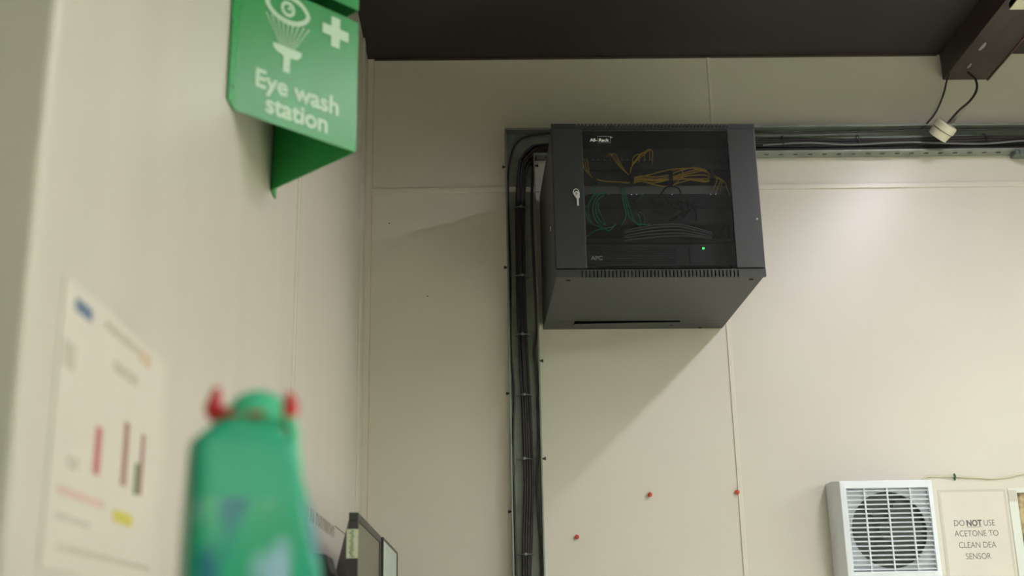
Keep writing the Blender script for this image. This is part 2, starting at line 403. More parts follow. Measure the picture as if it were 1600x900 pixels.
# ------------------------------------------------------------------ wall rack cabinet
RZ = math.radians(1.5); RLOC = (.492, 3.264, 2.007)
rack = thing('rack_cabinet', 'black wall-mounted network rack cabinet with smoked glass door', 'network cabinet', RLOC, RZ)
RM = Matrix.Translation(RLOC) @ Matrix.Rotation(RZ, 4, 'Z'); RI = RM.inverted()
hw, D, H = .299, .585, .468
obj('cabinet_shell', B((-hw + .004, -hw + .006, .012, D, .002, H - .002), (hw - .006, hw - .004, .012, D, .002, H - .002),
    (-hw + .004, hw - .004, .012, D, H - .004, H - .002), (-hw + .004, hw - .004, D - .002, D, .002, H - .002)), 'black', rack, .0008)
obj('bottom_panel', B((-hw + .004, hw - .004, .012, D - .10, .002, .004), (-hw + .004, -.20, D - .10, D - .06, .002, .004), (.14, hw - .004, D - .10, D - .06, .002, .004),
    (-hw + .004, hw - .004, D - .06, D, .002, .004)), 'black', rack, .0005)
bm = bmesh.new()
box(bm, -.20, .14, D - .094, D - .06, 0, .0015, Matrix.Translation((0, 0, -.003)) @ Matrix.Rotation(math.radians(-.7), 4, 'Y'))
obj('cable_entry_flap', bm, 'black', rack, .0004)
for x, y in ((-.26, .04), (.265, .04), (.12, D - .045), (.22, D - .012)):
    bm = bmesh.new(); cyl(bm, (x, y, .002), (x, y, -.0005), .006, 14); obj('panel_screw', bm, 'ring', rack)
def comb(z0, z1, up):
    bm = bmesh.new()
    box(bm, -hw, -.225, 0, .012, z0, z1); box(bm, .228, hw, 0, .012, z0, z1)
    zs = (z0, z0 + .004) if up else (z1 - .004, z1)
    box(bm, -.225, .228, 0, .012, *zs)
    n = 42; p = .453 / n
    for k in range(n):
        x = -.225 + k * p; box(bm, x + .0035, x + p, 0, .014, *((z0 + .004, z1) if up else (z0, z1 - .004)))
    return bm
obj('bottom_vent_strip', comb(0, .022, False), 'black', rack)
obj('top_vent_strip', comb(H - .016, H, True), 'black', rack)
obj('vent_backing', B((-.24, .24, .0145, .016, .0045, .022)), 'black_in', rack); obj('vent_backing', B((-.24, .24, .0145, .016, H - .016, H - .0045)), 'black_in', rack)
for a in (-hw, hw - .012): obj('frame_upright', B((a, a + .012, .002, .02, .022, H - .016)), 'black', rack, .001)
door = obj('door', B((-hw + .002, -.210, -.006, .0015, .024, H - .018), (.216, hw - .003, -.006, .0015, .024, H - .018),
    (-.210, .216, -.003, .0015, H - .022, H - .018)), 'black', rack, .0012)
obj('glass_pane', B((-.2095, .2155, -.005, -.001, .0245, H - .023)), 'glass', door)
def rl(px, py, ly=-.006):       # pixel -> rack-local point on the plane local y = ly
    v = w3(Vector((px - 800, py - 450, F))); o_ = RI @ CAM; d_ = RI.to_3x3() @ v
    return o_ + d_ * ((ly - o_.y) / d_.y)
k = rl(901, 304)
bm = bmesh.new(); cyl(bm, (k.x, -.006, k.z), (k.x, -.012, k.z), .0085, 20); lock = obj('lock', bm, 'chrome', door, smooth='auto')
bm = bmesh.new()
tube(bm, [(k.x - .003 + .008 * math.cos(a), -.022, k.z + .001 + .010 * math.sin(a)) for a in [2 * math.pi * i / 16 for i in range(17)]], .0012, 6, 0)
cyl(bm, (k.x, -.012, k.z), (k.x, -.024, k.z), .002, 8)
keyr = tag(obj('door_key', bm, 'chrome', None, smooth=True), 'chrome key in the rack door lock with a spare hanging from it', 'key')
keyr.matrix_world = RM
bm = bmesh.new(); cyl(bm, (k.x + .001, -.0215, k.z - .013), (k.x + .001, -.0235, k.z - .013), .006, 14); box(bm, k.x - .0015, k.x + .0035, -.0235, -.0215, k.z - .040, k.z - .015)
obj('key_blade', bm, 'chrome', keyr, .0003)
I3 = basis(Vector((1, 0, 0)), Vector((0, 0, 1)), Vector((0, -1, 0)), (0, 0, 0))
def RT(px, py, ly): p = rl(px, py, ly); q = I3.copy(); q.translation = p; return q
text('brand_lettering', 'All-', .0135, 'print', RT(922, 221, -.0052), door, bold=.0004, align='LEFT', ext=.0002, sx=1.05)
text('brand_lettering', 'Rack', .0132, 'print', RT(935.6, 221, -.0052), door, bold=.0004, align='LEFT', ext=.0002, sx=1.12)
text('trademark_lettering', 'TM', .0045, 'print', RT(953.5, 215.5, -.0052), door, align='LEFT', ext=.0002)
a = rl(933.6, 223, -.0053); c_ = rl(953.8, 213, -.0053)
t_ = .0005
obj('brand_outline', B((a.x, c_.x, a.y, a.y + .0002, a.z, a.z + t_), (a.x, c_.x, a.y, a.y + .0002, c_.z - t_, c_.z), (a.x, a.x + t_, a.y, a.y + .0002, a.z, c_.z), (c_.x - t_, c_.x, a.y, a.y + .0002, a.z, c_.z)), 'print', door)
# side details: louvre slots and a label dot on the left side
for q_ in (.36, .30): obj('side_slot', B((-hw + .0028, -hw + .0042, .05, .06, q_ - .03, q_ + .01)), 'ring', rack)
bm = bmesh.new(); cyl(bm, (-hw + .004, .16, .20), (-hw + .002, .16, .20), .007, 14); obj('side_lock', bm, 'chrome', rack)
bm = bmesh.new(); q = rl(1183, 342); cyl(bm, (q.x, -.006, q.z), (q.x, -.0072, q.z), .0022, 10); obj('paint_chip', bm, 'print', door)
obj('mounting_rail', B((-.238, -.228, .10, .13, .01, H - .01)), 'black_in', rack)
obj('mounting_rail', B((.228, .238, .10, .13, .01, H - .01)), 'black_in', rack)

# ---- equipment inside (things of their own, resting in the rack)
EY = .085   # local depth of the faces
def zc(py): return rl(1030, py, EY).z
def gear(name, label, cat, y0, y1, deep, m_='gear', inset=0):
    t = thing(name, label, cat, RM @ Vector((0, EY, zc(y1))), RZ)
    h = zc(y0) - zc(y1)
    obj('chassis', B((-.218, .218, .003 + inset, deep, .001, h - .001)), m_, t, .001)
    obj('faceplate', B((-.2415, .2415, inset, .003 + inset, 0, h)), m_, t, .0008)
    return t, h
t, h = gear('patch_bay', 'black patch bay with pale ports at the top inside the rack', 'patch bay', 232, 266, .06)
port_px = (926, 935.5, 945, 953.6, 971.7, 980, 998, 1007.8, 1017.5)
for i in range(24):
    x = rl(926, 252, EY).x + i * (rl(1017.5, 252, EY).x - rl(926, 252, EY).x) / 10
    z = h * .42
    p = obj('port', B((x - .0055, x + .0055, -.0012, 0, z - .008, z + .006)), 'ring', t)
    if i in (0, 1, 2, 3, 5, 6, 8, 9, 10):
        obj('port_label', B((x - .0028, x + .0028, -.0016, -.0012, z + .001, z + .0055)), 'print_dim', p)
t, h = gear('cable_manager', 'black cable manager bar with plastic rings under the patch panel', 'cable manager', 268, 290, .03)
for px, py in ((929, 278), (987, 279), (1048, 277), (1112, 273)):
    q = rl(px, py, EY - .03); x = q.x; q0 = q.z - zc(290)
    obj('cable_ring', B((x - .006, x + .006, -.036, -.032, q0 - .015, q0 + .016), (x - .006, x + .006, -.032, 0, q0 + .012, q0 + .016), (x - .006, x + .006, -.032, 0, q0 - .015, q0 - .011)), 'ring', t, .001)
t, h = gear('network_switch', 'network switch with a light grey top edge in the middle of the rack', 'network switch', 291, 324, .25)
hh = h * .62
obj('grey_front_edge', B((-.222, .222, -.003, 0, hh, h)), 'greybar', t, .0005)
for i in range(24):
    x = -.19 + i * .0155; pt = obj('port', B((x - .005, x + .005, -.0015, 0, .004, .014)), 'ring', t)
for x in (-.06, -.045, .19, .175, .06):
    obj('status_light', B((x - .0009, x + .0009, -.004, -.003, hh - .003, hh - .0012)), emission('white_status_light', (1, 1, 1), 2.0), t)
t, h = gear('media_converter', 'black flat-fronted unit below the network switch', 'network unit', 326, 352, .12)
obj('panel_lip', B((-.2, .2, -.004, 0, 0, .003)), 'ring', t)
t = thing('rack_shelf', 'black shelf carrying grey cables above the lowest unit', 'shelf', RM @ Vector((0, EY, zc(379))), RZ)
obj('shelf_plate', B((-.22, .22, 0, .25, 0, .002)), 'gear', t); obj('shelf_lip', B((-.2415, .2415, -.002, 0, 0, .012)), 'gear', t, .0005)
t, h = gear('power_supply_unit', 'black power backup unit with fine ribs and a green light at the rack bottom', 'power unit', 382, 415, .35)
bm = bmesh.new()
for i in range(9): box(bm, -.205, .06, -.003, 0, .006 + i * .0068, .0085 + i * .0068)
obj('rib_grille', bm, 'gear', t)
obj('control_panel', B((.10, .15, -.003, 0, .006, h - .008)), 'gear', t, .001)
lz = rl(1099, 388, EY - .004); pz = rl(923.5, 406, EY - .0045)
bm = bmesh.new(); cyl(bm, (lz.x, -.001, lz.z - zc(415)), (lz.x, -.0045, lz.z - zc(415)), .0028, 12); obj('green_light', bm, 'led', t)
q = I3.copy(); q.translation = (pz.x, -.0045, pz.z - zc(415)); text('maker_lettering', 'APC', .0165, 'print', q, t, bold=.0007, align='LEFT', sx=1.1)

# ---- patch cables
def zp(x, y): return 780 + x / 3.6, 170 + y / 3.6      # from my close-up reading of the photo
def pcable(pts, m_, r, label, group, ly=EY - .02, name='patch_cable'):
    P3 = [rl(*zp(x, y), ly + random.uniform(-.004, .004)) for x, y in pts]
    P3[0].y += .018; P3[-1].y = min(P3[-1].y + .012, EY - .006)
    P3[0].y = min(P3[0].y, EY - .004)
    bm = bmesh.new(); tube(bm, P3, r, 6, 8); o = obj(name, bm, m_, smooth=True); o.matrix_world = RM
    tag(o, label, 'cable', group)
Y1, Y2, Y3 = 'yellow patch cable dropping at the left end of the patch panel', 'yellow patch cable drooping from the middle ports', 'yellow patch cable in the sheaf held by rings, right of centre'
G = 'yellow patch cables in the rack'
for d in (0, 14, 30): pcable([(466 + d, 268), (468 + d, 300), (480 + d * .7, 340), (515, 378), (545, 396), (600, 408), (680, 412), (745, 408 + d * .2)], 'yellow', .0019, Y1, 'yellow cables left of the rack window', EY - .026)
for d in (0, 12, 26): pcable([(600 + d, 262), (622 + d, 252), (650 + d * .8, 290), (690 + d * .4, 340), (738, 368)], 'yellow', .0017, Y2, 'yellow cables drooping from the middle ports')
for a, b_, c in ((760, 265, 300), (790, 255, 295), (820, 245, 292)): pcable([(a + 30, c - 10), (a + 25, b_ - 8), (a - 5, b_ + 10), (748, 320), (735, 368)], 'yellow', .0016, 'yellow patch cable arching low over the middle ports', 'yellow cables arching low over the middle ports')
pcable([(864, 295), (862, 245), (848, 230), (825, 238), (785, 270), (750, 320), (738, 365)], 'yellow', .0016, 'yellow patch cable making the tallest arch over the middle ports', None)
for i, (a, b_, c, d, e_) in enumerate(((378, 372, 340, 336, 350), (385, 382, 372, 340, 345), (390, 388, 380, 365, 352), (398, 396, 385, 392, 388), (402, 405, 395, 372, 375), (405, 412, 402, 398, 402), (410, 408, 392, 410, 410), (400, 422, 436, 405, 395), (396, 400, 398, 350, 340))):
    j_ = random.uniform; pcable([(740, a), (800, (a + b_) / 2 + j_(-7, 7)), (870, b_ + j_(-9, 9)), (955, c + j_(-4, 4)), (1010, (c + d) / 2 + j_(-8, 8)), (1090, d + j_(-10, 10)), (1160, e_ + j_(-5, 5)), (1200, 368 + i * 4)], 'yellow', .0018, Y3, 'yellow cables in the sheaf between rings', EY - .024)
for i, (x1, y1, x2, y2) in enumerate(((1222, 410, 1200, 455), (1245, 400, 1222, 465), (1250, 400, 1250, 455), (1262, 405, 1292, 460), (1270, 420, 1300, 480))):
    pcable([(1195, 362 + i * 3), (1215, 378 + i * 2), (x1, y1), (x2, y2)], 'yellow', .0016, 'yellow patch cable fanning out past the last ring', 'yellow cables fanning out at the right', EY - .026)
pcable([(975, 336), (1015, 340), (1034, 365), (1020, 395), (985, 420)], 'yellow', .0016, 'yellow patch cable looping forward right of the middle ring', None, EY - .034)
for p_, lb in (([(536, 405), (536, 450), (525, 500), (492, 545)], 'green patch cable dropping straight from the left ring'),
           ([(600, 462), (560, 485), (532, 530), (528, 590), (560, 650), (615, 685), (645, 660), (655, 640)], 'green patch cable making the largest loop at the window left'),
           ([(590, 475), (550, 520), (545, 590), (575, 640), (600, 645)], 'green patch cable in the smaller loop inside the largest one'),
           ([(620, 470), (585, 470), (520, 500), (500, 570), (520, 640), (590, 665)], 'green patch cable making the loop furthest left'),
           ([(560, 520), (560, 570), (600, 640)], 'green patch cable running straight inside the left loops'),
           ([(500, 470), (478, 500), (490, 600), (520, 640)], 'green patch cable beside the left metal door strip'),
           ([(683, 412), (690, 480), (700, 540), (712, 600), (690, 650)], 'green patch cable hanging left of the middle pair'),
           ([(712, 450), (722, 520), (745, 590), (765, 638), (800, 650), (850, 645)], 'green patch cable hooking right at the window centre'),
           ([(700, 430), (705, 500), (730, 600), (770, 645), (800, 652)], 'green patch cable hanging right of the middle pair'),
           ([(765, 575), (785, 600), (798, 640)], 'short green patch cable stub, left of two'), ([(795, 570), (812, 600), (822, 640)], 'short green patch cable stub, right of two'),
           ([(815, 468), (800, 490), (775, 512)], 'short green patch cable under the grey switch edge'),
           ([(492, 712), (540, 685), (620, 668), (660, 645)], 'green patch cable trailing low at the window left')):
    pcable(p_, 'green_c', .0017, lb, 'green patch cables in the rack', EY - .024)
for p_ in ([(915, 470), (935, 445), (975, 436), (1010, 450), (1028, 480)], [(1010, 500), (1050, 540), (1020, 590), (960, 620)], [(1060, 510), (1100, 560), (1115, 620)],
           [(1080, 520), (1060, 560), (990, 610)], [(1130, 520), (1090, 545), (1040, 600)], [(870, 560), (940, 590), (1010, 560), (1060, 500)], [(860, 500), (900, 540), (960, 545)], [(930, 470), (950, 520), (1000, 560), (1080, 560), (1120, 500)]):
    pcable(p_, 'ring' if p_[0][0] < 920 and p_[0][1] == 470 else 'gear', .0026, 'black power lead coiled in the rack below the grey switch edge', 'black leads in the rack', EY - .026, 'power_lead')
for i, (a, b_, c) in enumerate(((658, 650, 690), (672, 664, 700), (688, 682, 712), (700, 700, 722), (712, 716, 726))):
    pcable([(700, a + 20), (850, b_ + 8), (1000, b_), (1100, (b_ + c) / 2), (1200, c)], 'grey_c', .0024, 'grey lead lying along the shelf above the lowest unit', 'grey leads on the rack shelf', EY - .02, 'power_lead')

# ------------------------------------------------------------------ beam wires and hanging round box
pc = at(1471, 205, W - .11)
ax = Vector((.50, -.60, .62)).normalized()
bx = thing('junction_box', 'round cream plastic box hanging from a black wire in front of the tray', 'junction box', pc)
bm = bmesh.new(); cyl(bm, -ax * .024, ax * .004, .033, 36, .036); obj('box_base', bm, 'white_old', bx, .002, 'auto')
bm = bmesh.new(); cyl(bm, ax * .006, ax * .032, .040, 36, .038); obj('box_lid', bm, 'white_old', bx, .003, 'auto')
bm = bmesh.new(); cyl(bm, ax * .003, ax * .007, .034, 30); obj('box_groove', bm, 'ring', bx)
stray('hanging_wire', [at(1500, 88, W - .05), at(1503, 100, W - .06), at(1512, 112, W - .06), at(1524, 124, W - .07), at(1526, 140, W - .09), at(1516, 157, W - .10), at(1498, 173, W - .11), at(1483, 190, W - .115), pc + ax * .031], .0042,
      'thicker black wire curving from the beam down to the round box')
stray('hanging_wire', [at(1507, 72, W - .12), at(1497, 92, W - .07), at(1487, 108, W - .05), at(1480, 124, W - .045), at(1474, 148, W - .045), at(1463, 174, W - .048), at(1452, 189, W - .055), at(1438, 203, W - .03)], .003,
      'thinner black wire curving from the beam into the tray')
for (x, y, r, lb) in ((1.655, W - .25, .012, 'grey lump of dried filler on the beam edge, further from the wall'), (1.664, W - .11, .008, 'grey lump of dried filler on the beam, close to the back wall')):
    bm = bmesh.new(); random.seed(int(r * 1e4)); bmesh.ops.create_icosphere(bm, subdivisions=3, radius=r)
    for v in bm.verts: v.co = Vector((x, y, 2.899)) + Vector((v.co.x * .55, v.co.y * 2.2, v.co.z * .4)) * random.uniform(.85, 1.15)
    tag(obj('filler_lump', bm, 'greybar', smooth=True), lb, 'filler')

# ------------------------------------------------------------------ eye wash signs
def sign(z0, h, label, full):
    t = thing('projecting_sign', label, 'sign', (L, 1.79, z0))
    # folded plate: flange, front face, rear face, flange (x out of wall, y along it), 0 = wall
    pl = [(0.002, -.045), (.003, 0), (.178, .175), (.003, .350), (.002, .395)]
    bm = bmesh.new(); th = .0022
    inn = []
    for i, (x, y) in enumerate(pl): inn.append((x, y))
    out_ = [(x + th, y + (0 if i in (2,) else (-.0005 if i < 2 else .0005))) for i, (x, y) in enumerate(pl)]
    A = [[bm.verts.new((x, y, z)) for x, y in pts] for pts in (inn, out_) for z in (0, h)]
    i0, i1, o0, o1 = A
    for k in range(4):
        bm.faces.new((i0[k], i0[k + 1], i1[k + 1], i1[k])); bm.faces.new((o0[k + 1], o0[k], o1[k], o1[k + 1]))
        bm.faces.new((i0[k + 1], i0[k], o0[k], o0[k + 1])); bm.faces.new((i1[k], i1[k + 1], o1[k + 1], o1[k]))
    bm.faces.new((i0[0], i1[0], o1[0], o0[0])); bm.faces.new((i0[4], o0[4], o1[4], i1[4]))
    obj('folded_plate', bm, 'sign', t)
    for y in (-.024, .374):
        bm = bmesh.new(); cyl(bm, (.003, y, .03), (.006, y, .03), .004, 12); obj('screw', bm, 'galv_dull', t)
    if not full: return t
    u = Vector((.175, .175, 0)).normalized(); n = Vector((u.y, -u.x, 0)); Z = Vector((0, 0, 1))
    o0_ = Vector((.003 + th, -.0005, 0))
    MB = basis(u, Z, n, o0_ + n * .0006)
    def TM(a, b_): q = MB.copy(); q.translation = MB @ Vector((a, b_, 0)); return q
    text('lettering', 'Eye wash', .0455, 'signwhite', TM(.121, .0560), t, bold=.0015, sx=1.03)
    text('lettering', 'station', .0455, 'signwhite', TM(.121, .0165), t, bold=.0015, sx=1.03)
    T = .0005
    c, s = (.196, .212), .0095; a = .029
    bm = bmesh.new()
    extrude_poly(bm, [(c[0] + x, c[1] + y) for x, y in ((-s, -a), (s, -a), (s, -s), (a, -s), (a, s), (s, s), (s, a), (-s, a), (-s, s), (-a, s), (-a, -s), (-s, -s))], T, MB)
    obj('cross_symbol', bm, 'signwhite', t)
    ec = (.094, .218); N = 40
    def eye(w_, h_): return [(ec[0] + w_ * math.cos(2 * math.pi * i / N), ec[1] + h_ * (abs(math.sin(2 * math.pi * i / N)) ** 1.25) * (1 if i < N / 2 else -1)) for i in range(N)]
    def circ(r, cx=0, cy=0): return [(ec[0] + cx + r * math.cos(2 * math.pi * i / N), ec[1] + cy + r * math.sin(2 * math.pi * i / N)) for i in range(N)]
    bm = bmesh.new(); ring_poly(bm, eye(.047, .029), eye(.038, .020), T, MB); ring_poly(bm, circ(.0145), circ(.0085), T, MB)
    extrude_poly(bm, circ(.0035, .003, .002), T, MB); obj('eye_symbol', bm, 'signwhite', t)
    bm = bmesh.new()
    for i in range(9):
        x0 = .080 + i * .0037; x1 = .052 + i * .0108
        for k in range(11):
            f_ = k / 10; x = x0 + (x1 - x0) * f_ ** 1.1; y = .146 + .048 * f_; r = .0012 + .0003 * f_
            extrude_poly(bm, [(x - r, y - r * 1.3), (x + r, y - r * 1.3), (x + r, y + r * 1.3), (x - r, y + r * 1.3)], T, MB)
    obj('spray_symbol', bm, 'signwhite', t)
    bm = bmesh.new(); extrude_poly(bm, [(.067, .146), (.125, .146), (.125, .138), (.117, .130), (.102, .128), (.102, .099), (.088, .099), (.088, .128), (.075, .132), (.067, .139)], T, MB)
    obj('nozzle_symbol', bm, 'signwhite', t)
    return t
sign(1.84, .252, 'green folded eye wash station sign projecting from the left wall', True)
sign(2.116, .252, 'green folded sign cut off by the top edge, above the eye wash sign', False)

# ------------------------------------------------------------------ papers on the left wall
P = thing('wall_chart', 'blurred white chart sheet with red and maroon bars on the left wall', 'poster', (L, 1.12, 1.08))
obj('sheet', B((.0005, .0015, 0, .37, 0, .275)), 'paper', P)
def mark(name, y0, y1, z0, z1, m_):
    obj(name, B((.0015, .0019, y0 - 1.12, y1 - 1.12, z0 - 1.08, z1 - 1.08)), m_, P)
mark('blue_emblem', 1.155, 1.205, 1.330, 1.343, 'blue'); mark('heading_line', 1.25, 1.375, 1.337, 1.346, 'pale_ink'); mark('orange_emblem', 1.378, 1.425, 1.332, 1.347, 'orange')
mark('note_line', 1.29, 1.38, 1.300, 1.312, 'pale_ink'); mark('note_line', 1.10 + .03, 1.165, 1.27, 1.295, 'lam')
mark('chart_bar', 1.246, 1.266, 1.183, 1.232, 'crimson'); mark('chart_bar', 1.343, 1.360, 1.184, 1.254, 'maroon'); mark('chart_bar', 1.412, 1.424, 1.182, 1.252, 'maroon')
mark('chart_bar', 1.393, 1.408, 1.180, 1.216, 'darkgreen'); mark('yellow_label', 1.325, 1.395, 1.143, 1.156, 'yellow_ink')
mark('note_line', 1.15, 1.29, 1.152, 1.158, 'pink'); mark('note_line', 1.15, 1.25, 1.128, 1.133, 'lam'); mark('note_line', 1.16, 1.48, 1.100, 1.105, 'pale_ink')
mark('note_line', 1.17, 1.20, 1.178, 1.19, 'lam')
n = thing('pinned_notice', 'white notice sheet with faded heading on the left wall behind the monitor', 'notice', (L, 2.60, .98))
obj('sheet', B((.0005, .0015, 0, .90, 0, .345)), 'paper', n)
YB = basis(Vector((0, 1, 0)), Vector((0, 0, 1)), Vector((1, 0, 0)), (.0016, 0, 0))
random.seed(3); x = .05
while x < .60:      # illegible faded letters
    w_ = random.uniform(.020, .034); bm = bmesh.new(); zz = random.choice((.314, .323, .333))
    box(bm, .0016, .0019, x, x + .008, .310, .342); box(bm, .0016, .00191, x + .007, x + w_, zz, zz + .008); box(bm, .0016, .00192, x + w_ - .008, x + w_, min(.314, zz), .340)
    obj('faded_letter', bm, 'faint', n); x += w_ + random.choice((.010, .012, .03))
obj('sheet_edge', B((.0014, .0022, .62, .90, .343, .346)), 'faint', n)

# ------------------------------------------------------------------ bench, monitors, bottle
bt = thing('workbench', 'wooden workbench along the left wall carrying the bottle and monitors', 'workbench', (L, .5, 0))
obj('bench_top', B((.004, .55, 0, 3.34, .81, .85)), 'bench', bt, .004)
for x in (.05, .50):
    for y in (.05, 1.65, 3.25): obj('leg', B((x - .025, x + .025, y - .025, y + .025, 0, .81)), 'mount', bt, .002)
def monitor(y0, w_, ztop, x, scr, label, thick=.02, bz=.017):
    h_ = .335; t = thing('monitor', label, 'monitor', (x, y0, .85))
    zt = ztop - .85; zb = zt - h_
    bm = B((-thick, 0, 0, w_, zt - bz, zt), (-thick, 0, 0, w_, zb, zb + bz * 1.3), (-thick, 0, 0, bz, zb + bz * 1.3, zt - bz), (-thick, 0, w_ - bz, w_, zb + bz * 1.3, zt - bz))
    obj('bezel', bm, 'bezel', t, .0015)
    obj('screen', B((-thick + .002, -.003, bz, w_ - bz, zb + bz * 1.3, zt - bz)), scr, t)
    bm = bmesh.new(); v0 = [(-thick, y, z) for y, z in ((0.004, zb + .01), (w_ - .004, zb + .01), (w_ - .004, zt - .012), (.004, zt - .012))]
    v1 = [(-thick - .035, y, z) for y, z in ((.09, zb + .03), (w_ - .09, zb + .03), (w_ - .09, zt - .11), (.09, zt - .11))]
    a = [bm.verts.new(p) for p in v0]; c = [bm.verts.new(p) for p in v1]
    for k in range(4): bm.faces.new((a[k], a[(k + 1) % 4], c[(k + 1) % 4], c[k]))
    bm.faces.new(a); bm.faces.new(c)
    obj('rear_shell', bm, 'mount', t, .003)
    obj('stand_post', B((-thick - .045, -thick - .025, w_ / 2 - .03, w_ / 2 + .03, .01, zb + .12)), 'mount', t, .003)
    obj('stand_foot', B((-.095, .10, w_ / 2 - .11, w_ / 2 + .11, 0, .012)), 'mount', t, .004)
    return t
t = monitor(2.60, .55, 1.290, -.277, 'screen', 'black monitor with a pale sticker on its near edge, nearer of two')
st = obj('edge_sticker', B((-.024, .0006, -.0012, -.0002, .345, .405)), 'sage', t, .0003)
st['label'] = 'pale green sticker'
bm = bmesh.new(); random.seed(6)
for i in range(14):
    zz = .348 + i * .004; x0 = random.uniform(-.019, -.014); box(bm, x0, x0 + random.uniform(.004, .010), -.0016, -.0012, zz, zz + .0018)
obj('sticker_print', bm, 'clip', t)
monitor(3.17, .49, 1.290, -.272, 'lit_screen', 'black monitor with pale screen, further of two', .016, .006)
c = thing('computer_case', 'black angular casing between the bottle and the nearer monitor', 'computer', (-.40, 2.28, .85))
bm = bmesh.new(); extrude_poly(bm, [(.006, 0), (.125, 0), (.120, .290), (.108, .298), (.098, .330), (.028, .338), (.006, .338)], .11, basis(Vector((1, 0, 0)), Vector((0, 0, 1)), Vector((0, 1, 0)), (0, .0, 0)))
obj('case_shell', bm, 'matte', c, .002)
bm = B(*[(.03, .085, -.0015, 0, .05 + i * .014, .055 + i * .014) for i in range(14)]); obj('front_grille', bm, 'gear', c)

b0 = Vector((-.176, .9, .85))
bo = thing('cleaning_bottle', 'teal plastic bottle with red clip, standing blurred in the foreground', 'bottle', b0)
RB = math.radians(22)
raw = [(.8505, -.1715, .046), (.856, -.1715, .052), (.90, -.1715, .0535), (1.0, -.1715, .0535), (1.055, -.1735, .0515), (1.083, -.1755, .0495), (1.12, -.1795, .0445), (1.146, -.1835, .0395), (1.153, -.185, .037), (1.161, -.182, .0305), (1.170, -.177, .024), (1.176, -.174, .019)]
bm = bmesh.new(); loft(bm, [(x - b0.x, 0, z - b0.z, hw_ * .92, hw_ * .60, 7 if z < 1.155 else 4) for z, x, hw_ in raw], 48, RB)
body = obj('bottle_body', bm, 'bottle', bo, smooth='auto')
bm = bmesh.new()
secs = [(-.1715 - b0.x, 0, .88 - b0.z, .0497, .0326, 7), (-.1715 - b0.x, 0, 1.0 - b0.z, .0497, .0326, 7), (-.1735 - b0.x, 0, 1.055 - b0.z, .0480, .0314, 7), (-.1755 - b0.x, 0, 1.083 - b0.z, .0462, .0302, 7), (-.1782 - b0.x, 0, 1.108 - b0.z, .0431, .0284, 7)]
loft(bm, secs, 48, RB); obj('printed_label', bm, 'label', bo, smooth='auto')
bm = bmesh.new(); loft(bm, [(.004, 0, z, r, r * .8, 2.3) for z, r in ((.322, .0225), (.328, .022), (.334, .019), (.339, .013), (.3415, .005))], 32, RB); obj('cap_dome', bm, 'cap', bo, smooth=True)
bm = bmesh.new(); loft(bm, [(.0025, 0, z, r, r * .8, 2.2) for z, r in ((.3185, .0245), (.3225, .0245))], 32, RB); obj('cap_band', bm, 'cap', bo, smooth='auto')
for a0, a1 in ((-.019, -.006), (-.001, .012)):
    bm = bmesh.new(); tube(bm, [(a0, -.0195, .3205), ((a0 + a1) / 2, -.0203, .3205), (a1, -.0190, .3205)], .0015, 8, 4); obj('collar_slot', bm, 'red', bo)
bm = bmesh.new()
tube(bm, [(-.0275, .0, .345), (-.0285, 0, .335), (-.0275, -.003, .325), (-.016, -.004, .3215), (-.010, .014, .321), (.006, .021, .321), (.019, .014, .322), (.0265, -.001, .325), (.0280, 0, .332), (.0265, 0, .340)], lambda f_: .0026 + .0042 * min(1, min(f_, 1 - f_) * 6), 10, 6)
obj('red_clip', bm, 'red', bo, smooth=True)
bm = bmesh.new(); tube(bm, [(.018, 0, .330), (.026, 0, .322), (.030, 0, .310), (.031, 0, .296), (.034, 0, .280)], .005, 10, 6); obj('handle', bm, 'cap', bo, smooth=True)

# ------------------------------------------------------------------ extractor fan on the back wall
fn = thing('extractor_fan', 'white square louvred extractor fan on the back wall', 'fan', (1.219, W, 1.185))
def FB(*bx): return B(*bx)
obj('wall_housing', FB((-.153, .153, -.055, -.0005, 0, .31)), 'white', fn, .004)
bm = bmesh.new()      # front cover: chamfered frame with square opening
sq = lambda x0, x1, z0, z1, y: [(x0, y, z0), (x1, y, z0), (x1, y, z1), (x0, y, z1)]
rows = [sq(-.153, .153, 0, .31, -.057), sq(-.151, .151, .002, .308, -.078), sq(-.138, .149, .010, .304, -.106), sq(-.119, .135, .030, .281, -.108), sq(-.119, .135, .030, .281, -.092), ]
vs = [[bm.verts.new(p) for p in r_] for r_ in rows]
for a, b_ in zip(vs, vs[1:]):
    for k in range(4): bm.faces.new((a[k], a[(k + 1) % 4], b_[(k + 1) % 4], b_[k]))
obj('front_cover', bm, 'white', fn, .002)
cx, cz, N = .008, .155, 64
def sqpt(a, hx, hz):
    c, s = math.cos(a), math.sin(a); k_ = min(hx / max(abs(c), 1e-6), hz / max(abs(s), 1e-6)); return (cx + c * k_, cz + s * k_)
bm = bmesh.new(); ring_poly(bm, [sqpt(2 * math.pi * i / N, .127, .1255) for i in range(N)], [(cx + .116 * math.cos(2 * math.pi * i / N), cz + .116 * math.sin(2 * math.pi * i / N)) for i in range(N)], .002,
                            basis(Vector((1, 0, 0)), Vector((0, 0, 1)), Vector((0, -1, 0)), (0, -.088, 0)))
obj('baffle_plate', bm, 'white', fn)
bm = bmesh.new(); cyl(bm, (cx, -.0872, cz), (cx, -.0565, cz), .1155, 48)
bmesh.ops.delete(bm, geom=[f_ for f_ in bm.faces if len(f_.verts) > 4 and abs(f_.calc_center_median().y + .0872) < .001], context='FACES_ONLY'); obj('fan_duct', bm, 'duct', fn)
bm = bmesh.new(); cyl(bm, (cx, -.083, cz), (cx, -.060, cz), .03, 24)
